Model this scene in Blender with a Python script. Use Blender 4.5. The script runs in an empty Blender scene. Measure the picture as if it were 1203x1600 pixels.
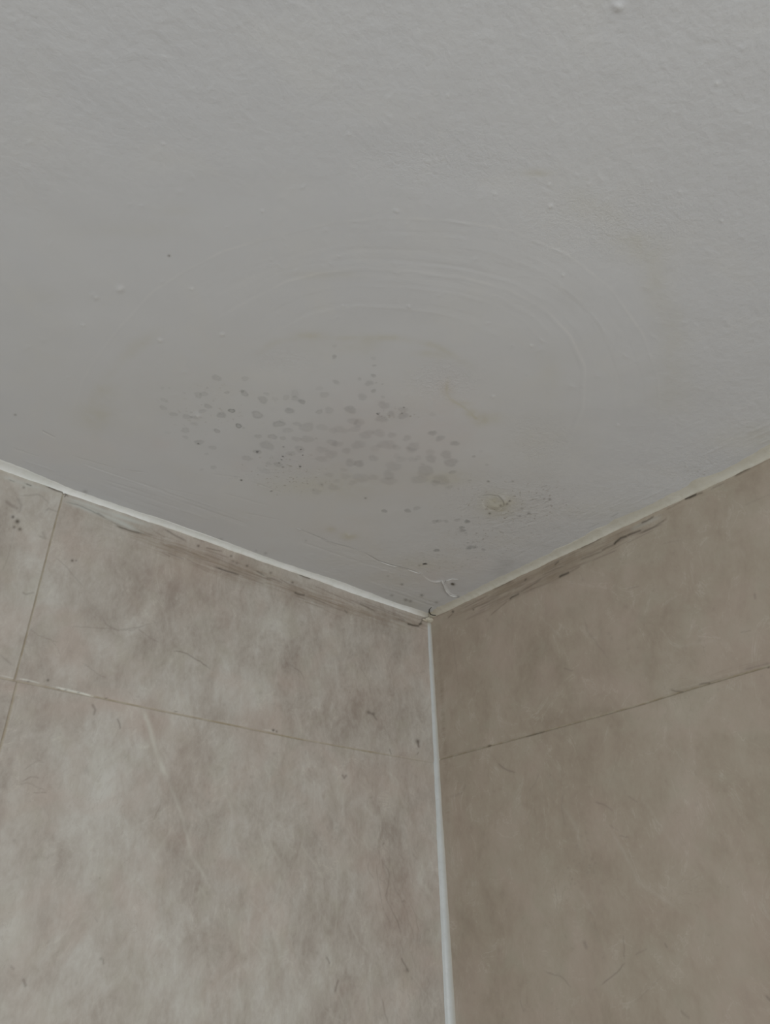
import bpy, math, random
import numpy as np

# ------------------------------------------------------------------ camera
sc = bpy.context.scene
col = sc.collection
H = 2.4                                  # ceiling height (m)
CAM = np.array([-0.79703871, -0.80982541, H - 0.5])
FPX = 1140.26                            # focal length in pixels of the 1203x1600 frame
YAW, PITCH, ROLL = 0.85489768, 0.56262681, -0.02174469
fw = np.array([math.cos(YAW)*math.cos(PITCH), math.sin(YAW)*math.cos(PITCH), math.sin(PITCH)])
r0 = np.array([math.sin(YAW), -math.cos(YAW), 0.0])
u0 = np.cross(r0, fw)
rt = r0*math.cos(ROLL) + u0*math.sin(ROLL)
up = -r0*math.sin(ROLL) + u0*math.cos(ROLL)
from mathutils import Matrix
cd = bpy.data.cameras.new('camera')
cam = bpy.data.objects.new('camera', cd); col.objects.link(cam)
cd.sensor_fit = 'VERTICAL'; cd.sensor_height = 36.0; cd.sensor_width = 27.0
cd.lens = FPX/1600*36.0
cd.clip_start = 0.01
cam.matrix_world = Matrix(((rt[0], up[0], -fw[0], CAM[0]), (rt[1], up[1], -fw[1], CAM[1]),
                           (rt[2], up[2], -fw[2], CAM[2]), (0, 0, 0, 1)))
sc.camera = cam

# ------------------------------------------------------------------ light and exposure
sc.view_settings.view_transform = 'Standard'
sc.view_settings.look = 'None'
sc.view_settings.gamma = 1.0
sc.view_settings.use_curve_mapping = False
sc.view_settings.exposure = 1.2
w = bpy.data.worlds.new('world'); sc.world = w; w.use_nodes = True
bg = w.node_tree.nodes['Background']
bg.inputs['Color'].default_value = (0.93, 0.97, 1.0, 1)
bg.inputs['Strength'].default_value = 0.35
ld = bpy.data.lights.new('window_daylight', 'AREA')
ld.shape = 'RECTANGLE'; ld.size = 1.1; ld.size_y = 1.2
ld.energy = 5.9; ld.color = (0.95, 0.98, 1.0)
lo = bpy.data.objects.new('window_daylight', ld); col.objects.link(lo)
lo.location = (-1.0, -2.1, 1.45)
lo.rotation_euler = (math.radians(90), 0, math.radians(-8))

random.seed(7)
rng = np.random.default_rng(11)

# ------------------------------------------------------------------ geometry of the corner
DZ = 0.006                               # the ceiling lies this far above the lower edge of the sealant
ZC = H + DZ
def ray(u, v):
    return rt*((u-601.5)/FPX) + up*(-(v-800)/FPX) + fw
def on_ceiling(u, v):
    d = ray(u, v); t = (ZC-CAM[2])/d[2]; P = CAM+t*d; return np.array([P[0], P[1]]), t
def on_left(u, v):
    d = ray(u, v); t = -CAM[1]/d[1]; P = CAM+t*d; return np.array([P[0], P[2]]), t
def on_right(u, v):
    d = ray(u, v); t = -CAM[0]/d[0]; P = CAM+t*d; return np.array([P[1], P[2]]), t

def noise2(x, y, scale, seed):
    """smooth value noise in -1..1"""
    g = np.random.default_rng(seed).uniform(-1, 1, (257, 257))
    xs = (x*scale) % 256; ys = (y*scale) % 256
    xi = np.floor(xs).astype(int) % 256; yi = np.floor(ys).astype(int) % 256
    fx = xs-np.floor(xs); fy = ys-np.floor(ys)
    fx = fx*fx*(3-2*fx); fy = fy*fy*(3-2*fy)
    return (g[xi, yi]*(1-fx)+g[xi+1, yi]*fx)*(1-fy)+(g[xi, yi+1]*(1-fx)+g[xi+1, yi+1]*fx)*fy

class Surface:
    """a dense height field over plane coordinates (a, b); features are drawn where they sit on the surface"""
    def __init__(s, a, b, at):
        s.a = np.asarray(a); s.b = np.asarray(b); s.at = at
        s.A, s.B = np.meshgrid(s.a, s.b, indexing='ij')
        s.f = {}
    def fld(s, n):
        if n not in s.f: s.f[n] = np.zeros(s.A.shape)
        return s.f[n]
    def win(s, a0, a1, b0, b1):
        i0, i1 = np.searchsorted(s.a, [a0, a1]); j0, j1 = np.searchsorted(s.b, [b0, b1])
        return slice(i0, i1), slice(j0, j1)
    def blob(s, n, u, v, ru, rv, k, ang=0, mode='add', flat=1.0):
        c, t = s.at(u, v)
        ju = s.at(u+1, v)[0]-c; jv = s.at(u, v+1)[0]-c
        ca, sa = math.cos(math.radians(ang)), math.sin(math.radians(ang))
        e1 = (ju*ca+jv*sa)*ru; e2 = (-ju*sa+jv*ca)*rv
        M = np.linalg.inv(np.array([e1, e2]).T)
        R = 2.6*(np.abs(e1)+np.abs(e2))
        w_ = s.win(c[0]-R[0], c[0]+R[0], c[1]-R[1], c[1]+R[1])
        A, B = s.A[w_]-c[0], s.B[w_]-c[1]
        p = M[0, 0]*A+M[0, 1]*B; q = M[1, 0]*A+M[1, 1]*B
        g = k*np.exp(-(p*p+q*q)**flat)
        F = s.fld(n)
        if mode == 'add': F[w_] += g
        else: F[w_] = np.maximum(F[w_], g)
    def line(s, n, pts, wpx, k, fade=True, jit=0.0, mode='max', wiggle=0.0, seed=0):
        """soft stroke through pixel points; wpx is its width"""
        P = []; W = []
        for i in range(len(pts)-1):
            (x0, y0), (x1, y1) = pts[i], pts[i+1]
            m = max(2, int(math.hypot(x1-x0, y1-y0)/3))
            for q in range(m + (1 if i == len(pts)-2 else 0)):
                P.append((x0+(x1-x0)*q/m, y0+(y1-y0)*q/m))
        P = np.array(P)
        if len(P) > 8:                     # smooth
            for _ in range(4):
                P[1:-1] = (P[:-2]+2*P[1:-1]+P[2:])/4
        r = np.random.default_rng(seed+len(P))
        if wiggle: 
            o = np.cumsum(r.normal(0, 1, P.shape), 0); o -= np.linspace(0, 1, len(P))[:, None]*o[-1]
            P = P+o*wiggle
        tt = np.linspace(0, 1, len(P))
        amp = np.ones(len(P))
        if fade: amp = np.minimum(1, np.minimum(tt, 1-tt)*6+0.15)
        if jit: amp = amp*np.clip(1+jit*noise2(tt*len(P)*.12, 0*tt+seed*3.3, 1, 5+seed), 0, 2)
        Q = []; D = []
        for p in P:
            c, t = s.at(*p); Q.append(c); D.append(t)
        Q = np.array(Q); F = s.fld(n)
        for i in range(len(Q)-1):
            a, b = Q[i], Q[i+1]; rr = wpx*0.5*D[i]/FPX; R = rr*2.4
            w_ = s.win(min(a[0], b[0])-R, max(a[0], b[0])+R, min(a[1], b[1])-R, max(a[1], b[1])+R)
            A, B = s.A[w_]-a[0], s.B[w_]-a[1]
            d = b-a; L = max(d@d, 1e-12)
            h = np.clip((A*d[0]+B*d[1])/L, 0, 1)
            q2 = (A-h*d[0])**2+(B-h*d[1])**2
            g = k*amp[i]*np.exp(-q2/(rr*rr))
            if mode == 'max': F[w_] = np.where(np.abs(g) > np.abs(F[w_]), g, F[w_])
            else: F[w_] += g
    def sample(s, n, a, b):
        i = min(max(np.searchsorted(s.a, a), 0), len(s.a)-1); j = min(max(np.searchsorted(s.b, b), 0), len(s.b)-1)
        return s.fld(n)[i, j]
    def build(s, name, mat, to3d, flip):
        na, nb = s.A.shape
        h = s.fld('height')
        X = to3d(s.A, s.B, h).reshape(-1, 3)
        me = bpy.data.meshes.new(name)
        idx = np.arange(na*nb).reshape(na, nb)
        q = np.stack([idx[:-1, :-1], idx[1:, :-1], idx[1:, 1:], idx[:-1, 1:]], -1).reshape(-1, 4)
        if flip: q = q[:, ::-1]
        nf = len(q)
        me.vertices.add(len(X)); me.vertices.foreach_set('co', X.astype(np.float32).ravel())
        me.loops.add(nf*4); me.loops.foreach_set('vertex_index', q.astype(np.int32).ravel())
        me.polygons.add(nf); me.polygons.foreach_set('loop_start', np.arange(0, nf*4, 4, dtype=np.int32))
        me.polygons.foreach_set('use_smooth', np.ones(nf, dtype=bool))
        me.update(calc_edges=True); me.validate()
        for n, F in s.f.items():
            if n == 'height': continue
            at = me.attributes.new(n, 'FLOAT', 'POINT'); at.data.foreach_set('value', F.astype(np.float32).ravel())
        me.materials.append(mat)
        o = bpy.data.objects.new(name, me); col.objects.link(o)
        return o

def tag(o, label=None, cat=None, kind=None, group=None):
    if label: o['label'] = label
    if cat: o['category'] = cat
    if kind: o['kind'] = kind
    if group: o['group'] = group
    return o
def mesh_obj(name, verts, faces, mat, parent=None, smooth=True, attrs=None):
    me = bpy.data.meshes.new(name); me.from_pydata([tuple(map(float, v)) for v in verts], [], faces)
    for p in me.polygons: p.use_smooth = smooth
    if attrs:
        for n, vals in attrs.items():
            at = me.attributes.new(n, 'FLOAT', 'POINT'); at.data.foreach_set('value', np.asarray(vals, np.float32))
    me.materials.append(mat); me.update()
    o = bpy.data.objects.new(name, me); col.objects.link(o)
    if parent: o.parent = parent
    return o

# ------------------------------------------------------------------ materials
class N:
    def __init__(s, name):
        s.m = bpy.data.materials.new(name); s.m.use_nodes = True
        s.t = s.m.node_tree; s.t.nodes.clear()
        s.out = s.t.nodes.new('ShaderNodeOutputMaterial')
    def n(s, typ, **kw):
        x = s.t.nodes.new(typ)
        for k, v in kw.items(): setattr(x, k, v)
        return x
    def put(s, sock, v):
        if isinstance(v, bpy.types.NodeSocket): s.t.links.new(v, sock)
        elif v is not None: sock.default_value = v
    def math(s, op, a, b=None, c=None, clamp=False):
        x = s.n('ShaderNodeMath', operation=op, use_clamp=clamp)
        s.put(x.inputs[0], a)
        if b is not None: s.put(x.inputs[1], b)
        if c is not None: s.put(x.inputs[2], c)
        return x.outputs[0]
    def attr(s, n): return s.n('ShaderNodeAttribute', attribute_name=n).outputs['Fac']
    def coord(s, scale=(1, 1, 1), loc=(0, 0, 0), rot=(0, 0, 0)):
        c = s.n('ShaderNodeTexCoord'); m = s.n('ShaderNodeMapping')
        s.t.links.new(c.outputs['Object'], m.inputs[0])
        m.inputs['Scale'].default_value = scale; m.inputs['Location'].default_value = loc; m.inputs['Rotation'].default_value = rot
        return m.outputs[0]
    def noise(s, co, scale, detail=4, rough=.5, dist=0.0):
        x = s.n('ShaderNodeTexNoise'); s.put(x.inputs['Vector'], co)
        x.inputs['Scale'].default_value = scale; x.inputs['Detail'].default_value = detail
        x.inputs['Roughness'].default_value = rough; x.inputs['Distortion'].default_value = dist
        return x.outputs['Fac']
    def mix(s, f, a, b, blend='MIX'):
        x = s.n('ShaderNodeMix', data_type='RGBA', blend_type=blend); x.clamp_factor = True
        s.put(x.inputs[0], f); s.put(x.inputs[6], a); s.put(x.inputs[7], b)
        return x.outputs[2]
    def rng(s, v, a, b, c=0., d=1.):
        x = s.n('ShaderNodeMapRange', clamp=True); s.put(x.inputs[0], v)
        for i, q in enumerate((a, b, c, d)): x.inputs[1+i].default_value = q
        return x.outputs[0]
    def ramp(s, f, stops):
        x = s.n('ShaderNodeValToRGB'); s.put(x.inputs[0], f); e = x.color_ramp.elements
        while len(e) < len(stops): e.new(0.5)
        for i, (p, c) in enumerate(stops): e[i].position = p; e[i].color = (*c, 1)
        return x.outputs[0]
    def bump(s, h, strength, dist, normal=None):
        x = s.n('ShaderNodeBump'); s.put(x.inputs['Height'], h)
        x.inputs['Strength'].default_value = strength; x.inputs['Distance'].default_value = dist
        if normal is not None: s.put(x.inputs['Normal'], normal)
        return x.outputs[0]
    def surf(s, color, rough=.5, normal=None, spec=.5, alpha=None, coat=0., coat_rough=.1):
        b = s.n('ShaderNodeBsdfPrincipled'); s.put(b.inputs['Base Color'], color); s.put(b.inputs['Roughness'], rough)
        b.inputs['Specular IOR Level'].default_value = spec
        b.inputs['Coat Weight'].default_value = coat; b.inputs['Coat Roughness'].default_value = coat_rough
        if normal is not None: s.put(b.inputs['Normal'], normal)
        if alpha is not None: s.put(b.inputs['Alpha'], alpha)
        s.t.links.new(b.outputs[0], s.out.inputs[0]); return s.m

def ceiling_mat():
    s = N('white_emulsion_paint'); co = s.coord()
    big = s.noise(co, 3.2, 5, .55, .4); mid = s.noise(s.coord(loc=(3, 1, 0)), 14, 5, .6, .6); fine = s.noise(co, 90, 4, .6, .3)
    base = s.mix(s.rng(big, .35, .65), (.588, .594, .603, 1), (.614, .618, .620, 1))
    base = s.mix(s.math('MULTIPLY', s.rng(mid, .5, .75), .35), base, (.64, .635, .61, 1))
    rag = s.rng(s.noise(s.coord(loc=(1, 5, 0)), 38, 6, .65, .8), .32, .62, .45, 1.15)
    base = s.mix(s.math('MULTIPLY', s.attr('warm'), s.rng(mid, .3, .7, .75, 1.1)), base, (.50, .455, .385, 1))
    base = s.mix(s.math('MULTIPLY', s.attr('pink'), rag), base, (.58, .48, .45, 1))
    base = s.mix(s.math('MULTIPLY', s.attr('ochre'), rag), base, (.47, .43, .27, 1))
    base = s.mix(s.math('MULTIPLY', s.attr('grey'), s.rng(mid, .35, .65, .7, 1.1)), base, (.34, .335, .33, 1))
    base = s.mix(s.math('MULTIPLY', s.attr('pale'), rag), base, (.78, .77, .74, 1))
    sp = s.math('MULTIPLY', s.rng(s.noise(s.coord(loc=(7, 2, 0)), 210, 2, .5), .63, .72), s.attr('speckle'))
    base = s.mix(s.math('MULTIPLY', sp, .75), base, (.28, .24, .19, 1))
    base = s.mix(s.attr('dark'), base, (.10, .085, .065, 1))
    st = s.noise(s.coord(scale=(1, 1, 1)), 150, 3, .55, .2); st2 = s.noise(s.coord(loc=(2, 2, 2)), 45, 3, .5, .5)
    h = s.math('MULTIPLY', st, s.attr('stipple'))
    sw = s.noise(s.coord(loc=(4, 4, 1)), 60, 3, .5, .4)
    nb = s.bump(h, .6, .0009)
    nb = s.bump(s.math('MULTIPLY', st2, s.attr('stipple')), .5, .0018, nb)
    nb = s.bump(s.math('MULTIPLY', s.noise(s.coord(loc=(9, 0, 0)), 240, 4, .65, 1.2), s.attr('flaky')), .8, .0010, nb)
    nb = s.bump(sw, .3, .0007, nb)
    return s.surf(base, .62, nb, .35)

def tile_mat(name, dark, mid, light, seed, rot, stretch, grain=1.):
    s = N(name)
    co = s.coord(loc=(seed, seed*.7, seed*.3), rot=rot, scale=stretch)
    n1 = s.noise(co, 7.5, 9, .60, .35); n2 = s.noise(co, 30, 8, .66, .45); n3 = s.noise(co, 150, 6, .62, .3)
    ch = s.noise(s.coord(loc=(seed+5, 2, 1)), 11, 4, .55, .6); ch2 = s.noise(s.coord(loc=(seed+8, 2, 4)), 24, 4, .55, .6)
    v = s.math('MULTIPLY_ADD', n1, .70, s.math('MULTIPLY_ADD', n2, .80*grain, .40*(1-grain)))
    v = s.math('MULTIPLY_ADD', n3, .34*grain, v)
    v = s.math('SUBTRACT', v, .42-.17*(1-grain))
    v = s.math('ADD', v, s.attr('tone'))
    c = s.ramp(v, [(.22, dark), (.5, mid), (.78, light)])
    c = s.mix(s.math('MULTIPLY', s.rng(ch, .48, .68), .38), c, (.50, .405, .345, 1))       # pinkish areas
    c = s.mix(s.math('MULTIPLY', s.rng(ch2, .5, .7), .26), c, (.425, .405, .32, 1))      # olive areas
    c = s.mix(s.attr('pinkish'), c, (.47, .36, .30, 1))
    # fine pale and dark veining of the stone print
    w1 = s.noise(s.coord(loc=(seed+2, 0, 6), rot=rot, scale=stretch), 10, 6, .6, 1.6)
    vein = s.math('SUBTRACT', 1.0, s.rng(s.math('ABSOLUTE', s.math('SUBTRACT', w1, .5)), 0, .014))
    c = s.mix(s.math('MULTIPLY', s.math('MULTIPLY', vein, s.rng(n2, .45, .62)), .22+.16*grain), c, (.60, .57, .49, 1))
    w2 = s.noise(s.coord(loc=(seed+12, 3, 2), rot=rot, scale=stretch), 15, 5, .55, 2.2)
    vein2 = s.math('SUBTRACT', 1.0, s.rng(s.math('ABSOLUTE', s.math('SUBTRACT', w2, .52)), 0, .010))
    c = s.mix(s.math('MULTIPLY', s.math('MULTIPLY', vein2, s.rng(n1, .5, .62)), .20), c, (.27, .22, .18, 1))
    c = s.mix(s.attr('pale'), c, (.58, .56, .49, 1))
    c = s.mix(s.attr('vein'), c, (.20, .165, .14, 1))
    # grout joints
    gr = s.mix(s.rng(s.noise(s.coord(loc=(1, 1, 1)), 60, 4, .6), .4, .62), (.33, .275, .19, 1), (.40, .355, .275, 1))
    c = s.mix(s.attr('grout'), c, gr)
    # smeared adhesive and grime under the ceiling joint, dragged along the joint
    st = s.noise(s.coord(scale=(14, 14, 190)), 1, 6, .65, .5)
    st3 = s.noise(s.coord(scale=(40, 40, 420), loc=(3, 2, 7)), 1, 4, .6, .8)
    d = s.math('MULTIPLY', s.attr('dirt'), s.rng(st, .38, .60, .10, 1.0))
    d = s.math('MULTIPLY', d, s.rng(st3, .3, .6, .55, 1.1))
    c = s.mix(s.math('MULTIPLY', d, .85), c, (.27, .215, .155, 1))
    c = s.mix(s.attr('film'), c, (.52, .53, .49, 1))
    c = s.mix(s.attr('white'), c, (.70, .70, .63, 1))
    c = s.mix(s.attr('dark'), c, (.07, .055, .04, 1))
    nb = s.bump(n3, .25, .0004)
    nb = s.bump(n2, .2, .0012, nb)
    r = s.rng(n2, .3, .7, .34, .46)
    return s.surf(c, r, nb, .45)

def sealant_mat(name, c0, c1, c2):
    s = N(name); co = s.coord()
    n = s.noise(co, 34, 4, .55, .6); n2 = s.noise(s.coord(loc=(2, 3, 4)), 160, 4, .6, .4)
    c = s.mix(s.rng(n, .35, .7), (*c0, 1), (*c1, 1))
    c = s.mix(s.math('MULTIPLY', s.rng(n2, .52, .72), .5), c, (*c2, 1))
    c = s.mix(s.attr('stain'), c, (.42, .34, .22, 1))  # grime tint; on the corner strip it also carries painted shade
    nb = s.bump(s.noise(s.coord(loc=(1, 0, 0)), 110, 3, .55, .3), .3, .0006)
    return s.surf(c, .33, nb, .5)

def mould_mat(name, c, k):
    s = N(name)
    g = s.noise(s.coord(loc=(k, 1, 2)), 260, 3, .6, .4)
    a = s.math('MULTIPLY', s.attr('cover'), s.rng(g, .3, .65, .72, 1.15), clamp=True)
    return s.surf((*c, 1), .85, None, .1, a)

M_CEIL = ceiling_mat()
M_LEFT = tile_mat('beige_stone_look_tile', (.30, .255, .215), (.435, .395, .345), (.56, .54, .49), 0.0, (0, math.radians(28), 0), (1.25, 1, .75))
M_RIGHT = tile_mat('brown_beige_stone_look_tile', (.300, .242, .184), (.398, .338, .266), (.475, .422, .345), 4.0, (math.radians(-25), 0, 0), (1, 1.1, .8), .62)
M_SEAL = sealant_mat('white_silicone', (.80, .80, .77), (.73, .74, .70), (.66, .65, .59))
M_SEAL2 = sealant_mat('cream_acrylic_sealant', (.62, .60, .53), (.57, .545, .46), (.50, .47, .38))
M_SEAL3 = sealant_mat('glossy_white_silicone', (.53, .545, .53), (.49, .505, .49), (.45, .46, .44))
M_GREY = mould_mat('grey_mould', (.22, .225, .21), 0)
M_MAUVE = mould_mat('mauve_grey_mould', (.27, .235, .235), 3)
M_DARK = mould_mat('black_mould', (.06, .055, .045), 6)
M_PAINT = N('loose_white_paint').surf((.66, .655, .63, 1), .6, None, .4)
s_ = N('pale_floor_tile'); M_FLOOR = s_.surf(s_.mix(s_.rng(s_.noise(s_.coord(), 6, 6, .6, .6), .35, .65), (.42, .39, .34, 1), (.52, .49, .44, 1)), .4)

# ------------------------------------------------------------------ ceiling
def axis(lim, fine, step, coarse):
    f = np.arange(-fine, 0+1e-9, step)
    c = np.arange(-lim, -fine-coarse*.5, coarse)
    return np.concatenate([c, f])
C = Surface(axis(2.4, .87, .0010, .03), axis(2.5, .87, .0010, .03), on_ceiling)
for n in ('height', 'warm', 'pink', 'ochre', 'grey', 'pale', 'speckle', 'dark', 'stipple', 'flaky'): C.fld(n)
# slight waviness of the plaster
C.f['height'] += .0007*noise2(C.A+5, C.B+5, 9, 3)+.00025*noise2(C.A+5, C.B+5, 30, 4)
# roller stipple everywhere but in the smooth scraped patch
C.f['stipple'] += .9
C.blob('stipple', 560, 620, 560, 300, -.85, 0, flat=2)
C.blob('stipple', 200, 700, 420, 260, -.5, 10, flat=2)
np.clip(C.f['stipple'], .06, 1, out=C.f['stipple'])
# patch sanded and filled in sweeping arcs round the stain
outer = [(118, 640), (132, 595), (160, 550), (190, 512), (240, 458), (290, 426), (350, 395), (430, 371), (520, 350), (600, 343), (700, 346), (790, 360), (880, 396), (950, 450), (1000, 520), (1025, 590), (1030, 650), (1000, 720)]
inner = [(330, 508), (390, 474), (450, 444), (500, 431), (560, 424), (640, 427), (720, 437), (790, 455), (845, 484), (885, 525), (908, 575), (905, 640), (880, 700)]
def scaled(pts, k, dx=0, dy=0, c=(575, 640)):
    return [(c[0]+(x-c[0])*k+dx, c[1]+(y-c[1])*k+dy) for x, y in pts]
C.line('height', outer, 5, -.00008, jit=.5)
C.line('grey', outer, 4, .045, jit=.9, seed=2)
C.line('pale', scaled(outer, 1.008), 4, .14, jit=.8, seed=1)
C.line('height', inner, 6, -.00007, jit=.6, seed=3)
C.line('grey', inner[2:], 5, .07, jit=.8, seed=3)
C.line('pale', scaled(inner, 1.02), 4, .16, jit=.8, seed=4)
for k in range(34):
    base = inner if k % 3 else outer
    q = 0.70+.45*random.random() if base is inner else .80+.22*random.random()
    i0 = random.randint(0, len(base)-8); i1 = i0+random.randint(5, 9)
    pts = scaled(base[i0:i1], q, random.uniform(-8, 8), random.uniform(-6, 6))
    C.line('height', pts, random.uniform(4, 8), random.choice([-1, 1])*random.uniform(.000007, .00002), jit=.8, seed=10+k, mode='add')
    if k % 2: C.line('pale' if k % 4 == 1 else 'grey', pts, 4, random.uniform(.02, .06), jit=.8, seed=10+k)
# water stain colours
for u, v, ru, rv, k in [(560, 650, 330, 150, .22), (640, 760, 330, 120, .22), (500, 840, 260, 90, .22), (700, 900, 230, 70, .30),
                        (330, 780, 320, 90, .10), (60, 690, 200, 90, .10), (800, 800, 150, 110, .16), (230, 600, 200, 110, .10),
                        (640, 930, 90, 40, .25)]:
    C.blob('warm', u, v, ru, rv, k*.5, flat=1.2)
for u, v, ru, rv, k in [(610, 690, 90, 60, .25), (700, 670, 60, 60, .20), (560, 640, 60, 40, .20), (500, 710, 60, 30, .22), (380, 725, 18, 12, .25),
                        (685, 895, 45, 25, .22), (640, 900, 60, 16, .18), (600, 770, 90, 25, .12), (60, 695, 26, 14, .16), (150, 700, 60, 18, .16),
                        (85, 715, 16, 8, .2), (530, 830, 50, 18, .18), (250, 695, 20, 12, .22), (700, 600, 14, 12, .25), (745, 880, 20, 12, .2),
                        (700, 640, 30, 40, .12), (850, 790, 60, 20, .1)]:
    C.blob('pink', u, v, ru, rv, k*.55)
for u, v, ru, rv, k in [(840, 271, 22, 6, .22), (1000, 390, 40, 22, .14), (1025, 440, 22, 45, .15), (1050, 520, 22, 60, .12), (1045, 610, 40, 50, .10),
                        (985, 370, 40, 12, .12), (165, 610, 16, 12, .24), (150, 650, 30, 22, .22), (280, 330, 40, 10, .06), (210, 360, 90, 12, .08),
                        (60, 465, 60, 20, .06), (50, 550, 60, 60, .06), (480, 525, 22, 6, .28), (510, 430, 50, 7, .14), (560, 545, 30, 12, .12), (575, 532, 20, 10, .20),
                        (605, 528, 26, 5, .30), (660, 552, 18, 5, .16), (700, 615, 10, 14, .20), (722, 632, 14, 6, .22), (735, 645, 9, 6, .45), (752, 657, 10, 8, .28),
                        (765, 655, 24, 10, .18), (690, 555, 20, 8, .12), (545, 838, 12, 5, .5), (517, 827, 8, 5, .25), (782, 785, 24, 16, .38), (772, 795, 24, 14, .25),
                        (660, 882, 50, 12, .2), (620, 905, 50, 12, .15), (500, 540, 60, 40, .05), (540, 760, 70, 22, .18), (455, 760, 50, 16, .16),
                        (690, 745, 34, 10, .18), (700, 750, 40, 10, .14), (860, 590, 20, 40, .08), (845, 700, 50, 60, .07), (1150, 690, 50, 14, .10),
                        (1190, 680, 30, 20, .14), (950, 800, 120, 14, .10), (640, 945, 40, 14, .2), (300, 610, 120, 60, .05)]:
    C.blob('ochre', u, v, ru, rv, k*1.0)
C.line('ochre', [(700, 590), (697, 615), (706, 627), (722, 634), (735, 645), (747, 658), (765, 656)], 7, .45, jit=.6, seed=5)
C.line('ochre', [(400, 555), (430, 535), (480, 527), (540, 530), (610, 527), (680, 540), (740, 575)], 14, .16, jit=.6, seed=6)
C.line('ochre', [(150, 690), (140, 640), (165, 590), (215, 540), (260, 510)], 22, .12, jit=.5, seed=7)
C.line('ochre', [(840, 275), (950, 335), (1010, 390), (1045, 470), (1060, 560), (1050, 660)], 46, .07, jit=.5, seed=8)
# pinkish and grey smears
for u, v, ru, rv, k in [(570, 690, 120, 55, .10), (500, 690, 70, 40, .08), (430, 640, 50, 20, .04), (340, 620, 60, 28, .04), (620, 720, 70, 30, .06), (605, 640, 45, 18, .09),
                        (640, 960, 40, 10, .25), (600, 945, 60, 8, .16), (791, 880, 16, 7, .28), (783, 893, 14, 9, .22), (540, 700, 50, 20, .05),
                        (905, 470, 30, 20, .05), (430, 690, 40, 18, .08), (435, 720, 18, 10, .10), (700, 900, 12, 5, .1)]:
    C.blob('grey', u, v, ru, rv, k*(.5 if ru > 25 else 1))
# flaky, scabby areas
for u, v, ru, rv, k in [(790, 780, 120, 45, 1.), (690, 600, 60, 34, .8), (440, 565, 60, 25, .6), (470, 740, 110, 30, .8), (840, 690, 70, 40, .7), (790, 850, 120, 30, .5),
                        (640, 650, 50, 20, .5), (330, 615, 60, 20, .4), (1110, 730, 90, 26, .8), (950, 350, 160, 60, .6), (700, 250, 160, 50, .5)]:
    C.blob('flaky', u, v, ru, rv, k, flat=1.3)
np.clip(C.f['flaky'], 0, 1, out=C.f['flaky'])
for u, v, ru, rv, k in [(800, 790, 90, 36, 1.), (440, 735, 70, 26, .7), (770, 840, 60, 40, .6), (690, 880, 60, 22, .5), (330, 640, 80, 40, .3), (1100, 740, 60, 16, .4), (620, 650, 30, 10, .9), (470, 760, 60, 14, .5)]:
    C.blob('speckle', u, v, ru, rv, k, flat=1.3)
# the blistered crust and its cracked rim
C.blob('height', 778, 785, 17, 11, -.0018, flat=2)
C.blob('height', 775, 782, 9, 6, .0012, flat=1.5)
C.line('dark', [(752, 776), (765, 772), (780, 774), (790, 782), (785, 790)], 2.2, .35, jit=.8, seed=9, wiggle=.5)
C.line('pale', [(756, 780), (752, 790), (762, 798), (778, 798), (786, 792)], 3, .35, jit=.6, seed=9, wiggle=.5)
C.line('dark', [(728, 752), (736, 750)], 2, .3); C.line('dark', [(843, 762), (854, 759)], 2, .4)
for i in range(46):
    u = random.gauss(800, 50); v = random.gauss(800, 20)
    C.line('dark', [(u, v), (u+random.uniform(6, 20), v-random.uniform(-2, 6))], 1.7, random.uniform(.08, .28), seed=i)
    C.line('height', [(u, v+2), (u+random.uniform(8, 26), v-random.uniform(-2, 6))], 5, random.uniform(-.00014, .00014), seed=i, mode='add')
# hairline crack running to the corner
crack = [(463, 826), (478, 832), (500, 841), (520, 849), (545, 855), (570, 864), (592, 877), (615, 884), (640, 890), (658, 897)]
C.line('height', crack, 4, -.0004, jit=.3, fade=False)
C.line('pale', [(x, y+1.2) for x, y in crack], 2.4, .4, jit=.7, seed=2)  # highlight on the crack's lower lip, painted into the colour
C.line('dark', [(x, y-1.0) for x, y in crack], 1.8, .36, jit=.7, seed=4)
C.line('pale', [(658, 897), (672, 908), (683, 911), (690, 905), (694, 912), (697, 922), (706, 930)], 2.6, .6, jit=.4)
C.line('height', [(672, 908), (683, 911), (690, 905), (694, 912), (697, 922), (706, 930), (718, 932)], 4, -.0012, jit=.2)
C.blob('grey', 712, 921, 13, 6, .15)
for pts, k in [([(115, 712), (170, 727), (230, 738)], .18), ([(20, 700), (60, 712)], .12), ([(350, 770), (420, 790)], .10), ([(380, 800), (440, 812)], .12), ([(250, 760), (340, 780)], .08), ([(65, 672), (85, 682)], .25), ([(160, 748), (250, 775)], .1),
               ([(395, 752), (440, 768)], .15), ([(330, 740), (380, 746)], .1)]:
    C.line('dark', pts, 2.2, k*.8, jit=.7, wiggle=.3); C.line('pale', [(x, y+2) for x, y in pts], 2.4, k*1.4, jit=.7)
# brush drag marks parallel to the joints
for i in range(40):
    u = random.uniform(10, 620); v = 737+.345*u-random.uniform(18, 60); L = random.uniform(40, 140)
    C.line('height', [(u, v), (u+L, v+.34*L)], random.uniform(3, 7), random.choice([-1, 1])*random.uniform(.00003, .0001), mode='add', seed=i)
for i in range(26):
    u = random.uniform(760, 1180); v = 965-.469*(u-672)-random.uniform(28, 60); L = random.uniform(30, 90)
    C.line('height', [(u, v), (u+L, v-.46*L)], random.uniform(3, 7), random.choice([-1, 1])*random.uniform(.00003, .0001), mode='add', seed=i)
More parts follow.
